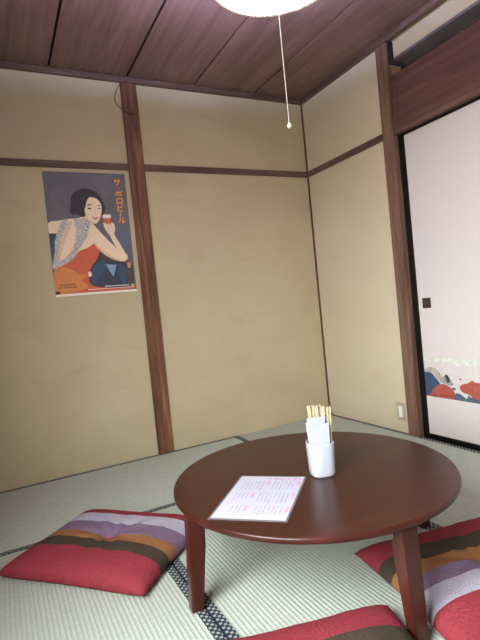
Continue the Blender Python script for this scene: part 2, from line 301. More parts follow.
M['darkgap'] = plain('dark_gap', lin(44, 41, 48), .9, .1)
M['table'] = wood('table_lacquer', lin(46, 19, 12), lin(58, 26, 17), lin(68, 32, 22), 'x', .30, .3, .6, coat=.0)
M['leg'] = wood('leg_lacquer', lin(48, 20, 14), lin(64, 28, 20), lin(78, 36, 26), 'z', .34, .35, .6, coat=.1)
M['lacquer'] = plain('black_lacquer', lin(14, 13, 14), .3, .5)
M['pull'] = plain('pull_metal', lin(46, 33, 32), .45, .5)
M['pull_in'] = plain('pull_recess', lin(62, 46, 46), .5, .5)
M['black'] = plain('black_rubber', lin(12, 12, 13), .6, .4)
M['wire'] = plain('wire_sheath', lin(52, 46, 44), .6, .4)
M['ceramic'] = plain('white_ceramic', lin(166, 169, 176), .22, .5, .01)
M['napkin'] = plain('napkin_paper', lin(158, 160, 169), .9, .1, .03, 60)
M['stick'] = wood('chopstick_wood', lin(158, 142, 112), lin(178, 163, 134), lin(190, 176, 148), 'z', .6, .3, 4)
M['plate'] = plain('switch_plate', lin(178, 168, 140), .5, .4)
M['rocker'] = plain('switch_rocker', lin(228, 234, 238), .35, .5, .02)
M['metal'] = plain('dark_steel', lin(40, 36, 36), .4, .6)
M['cord'] = plain('white_cord', lin(214, 208, 196), .8, .2)
M['bead'] = plain('bead_wood', lin(226, 216, 192), .5, .4)

# fusuma paper with its printed band (printed colours are the paper's own)
n = NT('door_paper'); v = n.coord()
f = n.noise(n.coord((60, 60, 220)), 1.0, 3, .6)
n.bump(f, .1, .001)
M['paper'] = n.set(n.ramp(f, [(.3, lin(204, 195, 192)), (.7, lin(210, 201, 198))]), .9, .15)
for k, c in dict(f_pale=(210, 212, 198), f_sand=(176, 166, 152), f_blue=(66, 82, 112), f_grey=(150, 148, 144), f_dark=(66, 70, 74),
                 f_red=(168, 90, 74), f_rust=(160, 72, 58), f_teal=(84, 102, 112), f_band=(206, 198, 194)).items():
    M[k] = plain('door_print_' + k[2:], lin(*c), .9, .1, .03 if k == 'f_band' else .10, 45)
for k, c in dict(p_bg=(99, 98, 102), p_ghost=(106, 104, 108), p_low=(99, 103, 114), p_blue=(58, 82, 106), p_navy=(58, 64, 80), p_sky=(128, 158, 186),
                 p_brown=(96, 70, 60), p_tan=(190, 150, 112), p_red=(204, 98, 68), p_oran=(212, 134, 74), p_skin=(240, 214, 182),
                 p_shade=(224, 192, 158), p_hair=(48, 44, 48), p_eye=(44, 40, 42), p_lips=(186, 88, 78), p_beer=(196, 92, 56), p_foam=(238, 228, 214),
                 p_glint=(232, 160, 110), p_title=(238, 158, 72), p_tsu=(170, 122, 80), p_ink=(58, 40, 34), p_gold=(224, 172, 70)).items():
    M[k] = plain('poster_print_' + k[2:], lin(*c), .45, .4, .05, 90)
n = NT('poster_print_lace'); v = n.coord()
f = n.noise(v, 190, 3, .75)
M['p_lace'] = n.set(n.ramp(f, [(.4, lin(128, 126, 128)), (.6, lin(222, 214, 206))]), .45, .4)
# menu prints
M['m_paper'] = plain('menu_paper', lin(182, 182, 198), .3, .5, .02)
M['m_ink'] = plain('menu_ink', lin(112, 106, 130), .3, .5)
M['m_pink'] = plain('menu_pink', lin(186, 146, 176), .3, .5)
M['m_pale'] = plain('menu_pale_pink', lin(198, 170, 196), .3, .5)
n = NT('laminate_film')
M['film'] = n.set(lin(104, 100, 104), .2, .5)
n.b.inputs['Coat Weight'].default_value = .5

# tatami: rush weave; ridges themselves are modelled
def tatami(name, axis):
    n = NT(name)
    along = (2.0, 60, 1) if axis == 'x' else (60, 2.0, 1)
    v = n.coord()
    rush = n.noise(n.coord((140, 18, 1) if axis == 'x' else (18, 140, 1)), 1.0, 4, .7)
    big = n.noise(v, 2.5, 4, .6)
    knot = n.noise(n.coord((90, 90, 1)), 1.0, 2, .5)
    col = n.ramp(rush, [(.28, lin(158, 165, 153)), (.72, lin(184, 190, 178))])
    col = n.mix(n.ramp(big, [(.35, (0, 0, 0, 1)), (.75, (.30, .30, .30, 1))]), col, lin(170, 174, 154))
    n.bump(n.math('ADD', rush, knot), .25, .0015)
    return n.set(col, .7, .3)
M['tatami_x'] = tatami('tatami_rush_x', 'x'); M['tatami_y'] = tatami('tatami_rush_y', 'y')

def heri_mat(name):
    n = NT(name); tc = n.new('ShaderNodeTexCoord'); sp = n.new('ShaderNodeSeparateXYZ')
    n.link(tc.outputs['Object'], sp.inputs['Vector'])
    P = .0205
    cx = n.math('COSINE', n.math('MULTIPLY', sp.outputs['X'], 2 * math.pi / P))
    cy = n.math('COSINE', n.math('MULTIPLY', sp.outputs['Y'], 2 * math.pi / P))
    f = n.math('MULTIPLY', cx, cy)
    col = n.ramp(f, [(.16, lin(40, 50, 62)), (.30, lin(156, 159, 148))])
    w = n.noise(n.coord((500, 500, 500)), 1.0, 2)
    n.bump(w, .3, .001)
    return n.set(col, .75, .25)
M['heri'] = heri_mat('heri_brocade')
for k, c in dict(c_red=(146, 57, 65), c_brown=(74, 64, 52), c_orange=(152, 104, 66), c_purple=(128, 104, 128), c_lav=(178, 172, 186)).items():
    M[k] = fabric('cushion_' + k[2:], lin(*c))

M['tuft'] = fabric('tuft_thread', lin(190, 96, 130))
n = NT('lamp_diffuser')
n.set(lin(250, 250, 250), .5, .3)
n.b.inputs['Emission Color'].default_value = (.86, .90, 1.0, 1); n.b.inputs['Emission Strength'].default_value = LAMP
M['diffuser'] = n.m
n = NT('ring_tube_glow')
n.set(lin(250, 250, 250), .5, .3)
n.b.inputs['Emission Color'].default_value = (.48, .53, 1.0, 1); n.b.inputs['Emission Strength'].default_value = TUBE  # blue tint and strength also imitate lens haze around the lamp
M['tube'] = n.m
n = NT('lamp_weave'); v = n.coord()
ck = n.new('ShaderNodeTexWave', wave_type='BANDS', bands_direction='DIAGONAL'); ck.inputs['Scale'].default_value = 60; ck.inputs['Distortion'].default_value = 3
n.link(v, ck.inputs['Vector'])
n.bump(ck.outputs['Fac'], .6, .003)
M['weave'] = n.set(n.ramp(ck.outputs['Fac'], [(.3, lin(120, 100, 84)), (.7, lin(226, 214, 196))]), .6, .3)
n.b.inputs['Transmission Weight'].default_value = 0

# ------------------------------------------------------------------ object helpers
def obj(name, bm, mats, parent=None, smooth=False, loc=None, rz=None, recalc=True):
    me = bpy.data.meshes.new(name)
    if recalc and len(bm.faces): bmesh.ops.recalc_face_normals(bm, faces=bm.faces[:])
    bm.to_mesh(me); bm.free()
    for m in (mats if isinstance(mats, (list, tuple)) else [mats]): me.materials.append(M[m])
    if smooth:
        for p in me.polygons: p.use_smooth = True
    o = bpy.data.objects.new(name, me); C.objects.link(o)
    if parent: o.parent = parent
    if loc: o.location = loc
    if rz is not None: o.rotation_euler.z = rz
    return o
def empty(name, loc=(0, 0, 0), rz=0):
    o = bpy.data.objects.new(name, None); o.empty_display_size = .05
    C.objects.link(o); o.location = loc; o.rotation_euler.z = rz; return o
def tag(o, label=None, cat=None, group=None, kind=None):
    if label: o['label'] = label
    if cat: o['category'] = cat
    if group: o['group'] = group
    if kind: o['kind'] = kind
    return o
def structure(name, bm, mats, label=None, cat=None, parent=None):
    return tag(obj(name, bm, mats, parent), label, cat, None, 'structure' if parent is None else None)
def box(bm, x0, x1, y0, y1, z0, z1, bev=0.0, mi=0, seg=2):
    r = bmesh.ops.create_cube(bm, size=1)
    vs = r['verts']
    for v in vs:
        v.co = Vector(((x0 + x1) / 2 + v.co.x * (x1 - x0), (y0 + y1) / 2 + v.co.y * (y1 - y0), (z0 + z1) / 2 + v.co.z * (z1 - z0)))
    fs = set(f for v in vs for f in v.link_faces)
    for f in fs: f.material_index = mi
    if bev > 0:
        es = list(set(e for v in vs for e in v.link_edges))
        bmesh.ops.bevel(bm, geom=es, offset=bev, segments=seg, profile=.6, affect='EDGES', clamp_overlap=True)
    return bm
def boxm(*a, **k): return box(bmesh.new(), *a, **k)
def lathe(bm, prof, seg=64, cx=0, cy=0, mi=0, closed=False):
    rings = []
    for r, z in prof:
        if r < 1e-6: rings.append([bm.verts.new((cx, cy, z))])
        else: rings.append([bm.verts.new((cx + r * math.cos(2 * math.pi * i / seg), cy + r * math.sin(2 * math.pi * i / seg), z)) for i in range(seg)])
    pairs = list(zip(rings[:-1], rings[1:]))
    if closed: pairs.append((rings[-1], rings[0]))
    for a, b in pairs:
        for i in range(seg):
            j = (i + 1) % seg
            if len(a) == 1 and len(b) == 1: continue
            if len(a) == 1: f = bm.faces.new((a[0], b[i], b[j]))
            elif len(b) == 1: f = bm.faces.new((a[i], a[j], b[0]))
            else: f = bm.faces.new((a[i], a[j], b[j], b[i]))
            f.material_index = mi
    return bm
def tube(bm, pts, r, seg=8):
    pts = [Vector(p) for p in pts]; rings = []
    for i, p in enumerate(pts):
        d = (pts[min(i + 1, len(pts) - 1)] - pts[max(i - 1, 0)]).normalized()
        a = d.orthogonal().normalized() if abs(d.z) > .9 else d.cross(Vector((0, 0, 1))).normalized()
        b = d.cross(a)
        rings.append([bm.verts.new(p + r * (math.cos(2 * math.pi * k / seg) * a + math.sin(2 * math.pi * k / seg) * b)) for k in range(seg)])
    for A, B in zip(rings[:-1], rings[1:]):
        for k in range(seg): bm.faces.new((A[k], A[(k + 1) % seg], B[(k + 1) % seg], B[k]))
    bm.faces.new(rings[0]); bm.faces.new(rings[-1][::-1]); return bm
def crom(pts, n=5):
    out = []; N = len(pts)
    for i in range(N):
        p0, p1, p2, p3 = (Vector(pts[(i + k) % N]).to_2d() for k in (-1, 0, 1, 2))
        for j in range(n):
            t = j / n
            out.append(tuple(.5 * ((2 * p1) + (p2 - p0) * t + (2 * p0 - 5 * p1 + 4 * p2 - p3) * t * t + (3 * p1 - p0 - 3 * p2 + p3) * t ** 3)))
    return out
def flat(bm, pts3, mi):
    """a printed patch: one n-gon, triangulated"""
    nrm = Vector((0, 0, 0)); ps = [Vector(p) for p in pts3]
    for i in range(len(ps)): nrm += ps[i - 1].cross(ps[i])
    face = nrm.z if abs(nrm.z) > max(abs(nrm.x), abs(nrm.y)) else (-nrm.y if abs(nrm.y) > abs(nrm.x) else -nrm.x)
    if face < 0: ps.reverse()            # towards the room: +z, -y or -x
    vs = [bm.verts.new(p) for p in ps]
    for t in tessellate_polygon([ps]):
        a, b, c = t
        if (ps[b] - ps[a]).cross(ps[c] - ps[a]).length < 1e-10: continue
        f = bm.faces.new((vs[a], vs[b], vs[c])); f.material_index = mi
        f.normal_update()
        n_ = f.normal
        if (n_.z if abs(n_.z) > .5 else (-n_.y if abs(n_.y) > .5 else -n_.x)) < 0: f.normal_flip()

# ------------------------------------------------------------------ THE SETTING
XL, YF, ZC = -2.60, -3.42, 2.33           # left wall, wall behind the camera, ceiling height
structure('floor', boxm(XL - .1, 1.3, YF - .1, .1, -.12, -.045), 'darkgap', 'bare sub-floor under the tatami mats', 'floor')
# ceiling boards (running towards the back wall, open joints between them)
bm = bmesh.new()
ex = [XL - .05, -2.19, -1.745, -1.298, -.86, -.405, .0]
for a, b in zip(ex[:-1], ex[1:]): box(bm, a + .006, b - .006, YF, .04, ZC, ZC + .012, .0025)
box(bm, XL - .1, .25, YF - .1, .1, ZC + .016, ZC + .06, mi=1)
structure('ceiling', bm, ['ceil', 'darkgap'], 'dark brown board ceiling', 'ceiling')
structure('wall_back', boxm(XL - .1, .10, 0, .10, -.045, ZC + .05), 'plaster', 'sand plaster wall behind the poster', 'wall')
bm = bmesh.new()
box(bm, 0, .10, -.80, 0, -.045, ZC + .05)
structure('wall_right', bm, 'plaster_right', 'sand plaster wall between corner and sliding door', 'wall')
bm = bmesh.new()
box(bm, .0, .10, YF, -2.66, -.045, ZC + .05)
structure('wall_right.001', bm, 'plain_wall', 'plaster wall beyond the sliding doors', 'wall')
# left wall with the big window that lights the room, front wall behind the viewer
WY0, WY1, WZ0, WZ1 = -3.10, -1.80, .50, 1.90
bm = bmesh.new()
box(bm, XL - .1, XL, YF - .1, WY0, -.045, ZC + .05); box(bm, XL - .1, XL, WY1, .1, -.045, ZC + .05)
box(bm, XL - .1, XL, WY0, WY1, -.045, WZ0); box(bm, XL - .1, XL, WY0, WY1, WZ1, ZC + .05)
structure('wall_left', bm, 'plain_wall', 'plaster wall with the window opening', 'wall')
structure('wall_front', boxm(XL - .1, .2, YF - .1, YF, -.045, ZC + .05), 'plain_wall', 'plaster wall opposite the poster wall', 'wall')
bm = bmesh.new()
box(bm, XL - .09, XL + .02, WY0, WY0 + .04, WZ0, WZ1); box(bm, XL - .09, XL + .02, WY1 - .04, WY1, WZ0, WZ1)
box(bm, XL - .09, XL + .03, WY0, WY1, WZ0, WZ0 + .03); box(bm, XL - .09, XL + .02, WY0, WY1, WZ1 - .04, WZ1)
box(bm, XL - .06, XL - .03, -2.47, -2.43, WZ0, WZ1)
structure('window_1', bm, 'rail_x', 'wooden window frame', 'window')

# trims
structure('trim_1', boxm(-1.242, -.012, -.012, 0, 1.764, 1.8045, .002), 'rail_x', 'brown wall rail between middle post and corner', 'trim')
structure('trim_2', boxm(XL, -1.341, -.012, 0, 1.764, 1.8045, .002), 'rail_x', 'brown wall rail above the poster', 'trim')
structure('trim_3', boxm(-.012, 0, -.776, 0, 1.764, 1.8045, .002), 'rail_y', 'brown wall rail right of the corner', 'trim')
structure('trim_4', boxm(XL, .0, -.024, 0, 2.2956, ZC - .002, .002), 'rail_x', 'ceiling moulding on the poster wall', 'trim')
structure('trim_5', boxm(-.024, 0, YF, -.024, 2.2956, ZC - .002, .002), 'rail_y', 'ceiling moulding on the door wall', 'trim')
structure('trim_6', boxm(-.010, 0, -.010, 0, 0, 2.2956, .001), 'post_z', 'thin dark corner batten', 'trim')
# posts
structure('pillar', boxm(-1.341, -1.242, -.016, .05, 0, 2.2956, .003), 'post_z', 'dark grained post in the poster wall', 'pillar')
structure('pillar.001', boxm(-.016, .10, -.864, -.783, -.02, ZC + .04, .003), 'post_pale', 'brown door post beside the sliding door', 'pillar')
# door head: grooved lintel, board, header beam, plaster strip
structure('beam', boxm(-.010, .09, -2.66, -.858, 1.765, 1.806, .002), 'rail_y', 'brown grooved lintel over the sliding doors', 'beam')
bm = boxm(.018, .034, -2.66, -.885, 1.806, 2.108, .001)
box(bm, .012, .04, -.889, -.864, 1.806, 2.108, .001)
structure('trim_7', bm, 'board', 'wide reddish transom board above the lintel', 'trim')
structure('beam.001', boxm(.040, .16, -2.66, -.858, 2.197, 2.212, .001), 'greywood', 'grey wood header above the transom gap', 'beam')
structure('wall_right.002', boxm(.038, .16, -2.66, -.858, 2.212, ZC + .04), 'plaster', 'narrow plaster strip under the ceiling', 'wall')
bm = bmesh.new()
for i in range(14): box(bm, .19, .26, -.95 - i * .13, -.90 - i * .13, 2.185, 2.215)
box(bm, .26, .30, -2.66, -.858, 2.17, 2.21)
structure('trim_8', bm, 'greywood', 'slatted top of the transom gap', 'trim')
bm = box(boxm(.0, .04, -.872, -.862, 2.190, 2.30, .001), .0, .13, -.872, -.862, 2.172, 2.192, .001)  # dark L-shaped strip added: shade of the post side under the header
structure('jamb_shade_strip', bm, 'darkgap', 'dark strip added as shade on the door post side', 'trim')
structure('wall_right.004', boxm(.10, 1.3, .0, .1, -.05, 2.44), 'plain_wall', 'end wall of the next room', 'wall')
structure('wall_right.005', box(boxm(.10, 1.3, YF - .1, YF, 1.75, 2.44), .10, 1.3, YF - .1, YF, -.05, 1.1), 'plain_wall', 'far end wall of the next room with a gap added for light', 'wall')  # unseen; gap between the boxes added so sky light reaches the header underside
structure('ceiling.001', boxm(.10, 1.3, YF, .1, 2.40, 2.44), 'greywood', 'ceiling of the next room', 'ceiling')
structure('wall_right.003', boxm(1.2, 1.3, YF, .1, -.05, 2.44), 'plain_wall', 'far wall of the next room', 'wall')
bm = boxm(.0, .09, -2.66, -.858, -.05, -.012)
structure('trim_9', bm, 'rail_y', 'wooden door sill flush with the mats', 'trim')

# sliding doors
def fusuma(name, y0, y1, x, art, label):
    fw = .042
    p = structure(name, boxm(x, x + .012, y0 + fw * .6, y1 - fw * .6, -.008, 1.78), 'paper', label, 'sliding door')
    bm = bmesh.new()
    box(bm, x - .006, x + .018, y1 - fw, y1, -.011, 1.785, .002); box(bm, x - .006, x + .018, y0, y0 + fw, -.011, 1.785, .002)
    box(bm, x - .006, x + .018, y0 + fw, y1 - fw, -.011, .022, .002); box(bm, x - .006, x + .018, y0 + fw, y1 - fw, 1.752, 1.785, .002)
    obj('door_frame', bm, 'lacquer', p)
    if art:
        mats = sorted(set(a[0] for a in art)) + ['f_band']
        bm = bmesh.new(); yA, yB = y1 - fw - .001, y0 + fw + .001
        flat(bm, [(x - .0003, yA, .243), (x - .0003, yB, .243), (x - .0003, yB, .475), (x - .0003, yA, .475)], len(mats) - 1)
        for i, (m, s, pts) in enumerate(art):
            q = crom(pts) if s else pts
            q = [(min(a, yA), max(b, .2435)) for a, b in q]
            q = [q[k] for k in range(len(q)) if (Vector(q[k]) - Vector(q[k - 1])).length > 1e-5]
            flat(bm, [(x - .0005 - .0002 * i, a, b) for a, b in q], mats.index(m))
        tag(obj('printed_landscape', bm, mats, p, recalc=False), 'painted landscape band with blue and red hills')
    yc = y1 - .102 if art else y0 + .102
    h = obj('door_pull', boxm(x - .004, x + .004, yc - .028, yc + .028, .755, .813, .001), 'pull', p)
    obj('pull_recess', boxm(x - .0055, x - .003, yc - .019, yc + .019, .765, .803, .001), 'pull_in', h)
    return p
fusuma('door_1', -1.77, -.862, .030, DOOR_ART, 'white paper sliding door with painted hills and black frame')
fusuma('door_2', -2.66, -1.75, .062, None, 'plain white paper sliding door further along the wall')

# ------------------------------------------------------------------ TATAMI MATS (things on the sub-floor)
def mat(x0, x1, y0, y1, axis, label, heri=.028):
    """axis: the long direction. cloth borders along both long sides, ridged rush between."""
    root = empty('tatami_mat', ((x0 + x1) / 2, (y0 + y1) / 2, -.045))
    hx, hy = (x1 - x0) / 2 - .0028, (y1 - y0) / 2 - .0012
    W, L = (hx, hy) if axis == 'y' else (hy, hx)
    T = .045
    bm = bmesh.new(); pitch = .0138; prof = []
    n_ = int(round(2 * (W - heri) / pitch)); st = 2 * (W - heri) / n_
    for i in range(n_ * 6 + 1):
        u = -(W - heri) + i * st / 6
        prof.append((u, T - .0026 + .0015 * (1 - abs(math.sin(math.pi * i / 6)) ** .75)))
    prof = [(-(W - heri), .0)] + prof + [((W - heri), .0)]
    ends = [[bm.verts.new((u, s * L, z) if axis == 'y' else (s * L, u, z)) for u, z in prof] for s in (-1, 1)]
    for i in range(len(prof) - 1): bm.faces.new((ends[0][i], ends[0][i + 1], ends[1][i + 1], ends[1][i]))
    for e in ends: bm.faces.new(e)
    bm.faces.new((ends[0][0], ends[0][-1], ends[1][-1], ends[1][0]))
    obj('rush_surface', bm, 'tatami_' + axis, root)
    for s in (-1, 1):
        a, b = sorted((s * (W - heri), s * W))
        bm = boxm(a, b, -L, L, 0, T, .0022) if axis == 'y' else boxm(-L, L, a, b, 0, T, .0022)
        obj('cloth_border', bm, 'heri', root)
    tag(root, label, 'tatami mat', 'tatami mats')
XS, XC, YA, YE = -1.693, -.815, -.8135, -1.663
mat(-2.56, XC, YA, 0, 'x', 'pale tatami mat lying along the poster wall')
mat(XC, 0, YE, 0, 'y', 'pale tatami mat in the corner along the door wall')
mat(XS, XC, -2.50, YA, 'y', 'central tatami mat directly under the round table')
mat(-2.56, XS, -2.50, YA, 'y', 'bright tatami mat at lower left, left of the table leg')
mat(XC, 0, -3.35, YE, 'y', 'tatami mat under the cushion right of the table')

# ------------------------------------------------------------------ TABLE
TC, TR, TH = (-1.278, -1.588), .455, .31
table = tag(empty('low_table', (TC[0], TC[1], 0), math.radians(-4)), 'round dark reddish-brown low dining table standing on the tatami', 'table')
bm = bmesh.new(); t = .021
lathe(bm, [(0, TH - t), (TR - .012, TH - t), (TR - .004, TH - t + .003), (TR, TH - t + .008), (TR, TH - .005), (TR - .0015, TH - .0018), (TR - .005, TH), (0, TH)], 128)
o = obj('tabletop', bm, 'table', table)
for p in o.data.polygons: p.use_smooth = abs(p.normal.z) < .9
def leg(k):
    a = k * math.pi / 2
    R = Matrix.Rotation(a, 4, 'Z')
    # section along the radius: outer face nearly upright, inner face slanting (wide at top)
    bm = bmesh.new(); prof = [(.456, .0), (.420, .0), (.396, .19), (.394, .244), (.402, .250), (.402, TH - t), (.440, TH - t)]
    hw = lambda z: .019 + .0055 * z / .29
    s0 = [bm.verts.new((x, -hw(z), z)) for x, z in prof]; s1 = [bm.verts.new((x, hw(z), z)) for x, z in prof]
    bm.faces.new(s0); bm.faces.new(s1[::-1])
    for i in range(len(prof)):
        j = (i + 1) % len(prof); bm.faces.new((s0[i], s0[j], s1[j], s1[i]))
    bmesh.ops.recalc_face_normals(bm, faces=bm.faces[:])
    bmesh.ops.bevel(bm, geom=[e for e in bm.edges], offset=.002, segments=2, affect='EDGES', clamp_overlap=True)
    OFF = Matrix.Translation([(.006, -.008, 0), (0, 0, 0), (0, -.018, 0), (.010, -.004, 0)][k]); R = OFF @ R
    bm.transform(R)
    l = obj('leg', bm, 'leg', table)
    bm = bmesh.new(); box(bm, .384, .402, -.014, .014, .262, TH - t, .002); box(bm, .34, .386, -.012, .012, TH - t - .006, TH - t, .001)
    tube(bm, [(.392, -.018, .268), (.392, .018, .268)], .004)
    bm.transform(R); tag(obj('folding_hinge', bm, 'metal', l), 'dark metal folding hinge')
for k in range(4): leg(k)

# menu sheet
e1 = Vector((.159, -.154)).normalized(); ang = math.atan2(e1.y, e1.x)
menu = tag(empty('menu_sheet', (-1.512, -1.665, TH), ang), 'laminated white handwritten menu sheet with pink headings lying on the table', 'menu')
w_, h_ = .110, .1575
obj('laminate', boxm(-w_, w_, -h_, h_, 0, .0010, .0004), 'film', menu)
bm = bmesh.new(); pw, ph = w_ - .006, h_ - .006
def mq(s0, s1, t0, t1, mi, z=.0013):
    flat(bm, [((2 * s - 1) * pw, (1 - 2 * tt) * ph, z) for s, tt in ((s0, t0), (s1, t0), (s1, t1), (s0, t1))], mi)
flat(bm, [(-pw, -ph, .0012), (pw, -ph, .0012), (pw, ph, .0012), (-pw, ph, .0012)], 0)
rr = random.Random(4)
for s in range(16): mq(.48 + s * .031, .48 + s * .031 + .022, .035, .095, 3 if s % 3 else 2)
def col_text(s, t0, t1, step=.017):
    tt = t0
    while tt < t1:
        L_ = step * rr.uniform(.45, .85)
        mq(s + rr.uniform(-.002, .001), s + .009 + rr.uniform(0, .003), tt, tt + L_, 1); tt += step
        if rr.random() < .08: tt += step * 2
def block(s, t0, cols, ln):
    mq(s, s + .055, t0, t0 + .125, 3)
    for k in range(7): mq(s + .008, s + .046, t0 + .006 + k * .017, t0 + .018 + k * .017, 2, .0014)
    for c in range(cols): col_text(s - .055 - c * .058, t0 + .005, t0 + ln * rr.uniform(.8, 1))
block(.93, .12, 6, .22); block(.47, .12, 6, .23)
block(.93, .42, 8, .24); block(.34, .42, 4, .18)
block(.93, .72, 7, .20); block(.36, .72, 3, .16)
obj('printed_page', bm, ['m_paper', 'm_ink', 'm_pink', 'm_pale'], menu, recalc=False)

# chopstick cup
CX, CY = -1.2705, -1.6425; CR = math.radians(-18)
def sqring(hw, n=40, p=3.2):
    out = []
    for i in range(n):
        a = 2 * math.pi * i / n; c, s = math.cos(a), math.sin(a)
        k = (abs(c) ** p + abs(s) ** p) ** (-1 / p); out.append((hw * k * c, hw * k * s))
    return out
bm = bmesh.new()
rings = []
for hw, z in [(0, .0), (.034, .0), (.0375, .003), (.039, .010), (.0425, .104), (.0422, .1065), (.0412, .1075), (.0398, .1065), (.0395, .102), (.036, .012), (.031, .008), (0, .008)]:
    rings.append([bm.verts.new((0, 0, z))] if hw == 0 else [bm.verts.new((x, y, z)) for x, y in sqring(hw)])
for a, b in zip(rings[:-1], rings[1:]):
    for i in range(40):
        j = (i + 1) % 40
        if len(a) == 1: bm.faces.new((a[0], b[i], b[j]))
        elif len(b) == 1: bm.faces.new((a[i], a[j], b[0]))
        else: bm.faces.new((a[i], a[j], b[j], b[i]))
tag(obj('chopstick_cup', bm, 'ceramic', None, True, (CX, CY, TH), CR), 'white ceramic square cup holding chopsticks on the table', 'cup')
# directions seen from the seat: right (r2) and away (f2)
r2 = Vector((.891, -.453)); f2 = Vector((.453, .891))
def at_cup(a, b, z): q = Vector((CX, CY)) + r2 * a + f2 * b; return Vector((q.x, q.y, TH + z))
def slab(bm, p0, p1, across, w, th, taper=1.0):
    """flat bar from p0 to p1; w along 'across', th perpendicular"""
    d = (p1 - p0).normalized(); ac = across - d * across.dot(d); ac.normalize(); nn = d.cross(ac)
    v = []
    for p, k in ((p0, 1), (p1, taper)):
        for sa, sb in ((-1, -1), (1, -1), (1, 1), (-1, 1)): v.append(bm.verts.new(p + ac * sa * w / 2 * k + nn * sb * th / 2 * k))
    for q in ((3, 2, 1, 0), (4, 5, 6, 7), (0, 1, 5, 4), (1, 2, 6, 5), (2, 3, 7, 6), (3, 0, 4, 7)): bm.faces.new([v[i] for i in q])
A3 = Vector((r2.x, r2.y, 0))
naps = [(-.006, -.024, .160, .046, -.009, 'front folded white paper napkin in the chopstick cup'),
        (-.004, -.017, .172, .052, -.007, 'second folded white paper napkin in the cup, behind the front one'),
        (-.002, -.010, .183, .050, -.005, 'rearmost folded white paper napkin in the cup, next to the chopsticks'),
        (.013, -.026, .166, .026, .002, 'short narrow white paper napkin at the front right of the cup')]
for a, b, zt, w, lean, lab in naps:
    root = obj('paper_napkin', bmesh.new(), 'napkin')
    bm = bmesh.new()
    for k in range(3):
        p0 = at_cup(a + k * .001, b + k * .0018 + .003, .014); p1 = at_cup(a + lean + k * .0022, b + k * .0020, zt - k * .0035 + .004)
        slab(bm, p0, p1, A3, w - k * .0015, .0010, 1.18)
    bm.to_mesh(root.data); bm.free()
    tag(root, lab, 'napkin', 'napkins in the chopstick cup')
sticks = [(-.014, .014, -.024, .012, .2210, 'leftmost pale wooden chopstick pair in the cup'),
          (-.006, .017, -.0125, .018, .2200, 'second pale chopstick pair from the left in the cup'),
          (.002, .013, .0005, .010, .2195, 'third pale chopstick pair from the left in the cup'),
          (.008, .018, .0110, .019, .2195, 'fourth pale chopstick pair from the left, farthest back in the cup'),
          (.014, .012, .0210, .011, .2160, 'fifth pale chopstick pair from the left in the cup'),
          (.029, -.006, .0370, -.006, .2170, 'upright chopstick pair at the right edge of the cup, apart from the rest')]
for k, (a0, b0, a1, b1, zt, lab) in enumerate(sticks):
    root = tag(empty('chopsticks', at_cup(a0, b0, .012)), lab, 'chopsticks', 'chopstick pairs in the white cup')
    for s in (-1, 1):
        bm = bmesh.new(); o0 = Vector(root.location)
        g = .0029 if k < 5 else .0043
        slab(bm, at_cup(a0 + s * g * .6, b0, .012) - o0, at_cup(a1 + s * g, b1, zt + s * .0008) - o0, A3, .0046, .0046 if k < 5 else .009, 1.2)
        obj('stick', bm, 'stick', root)

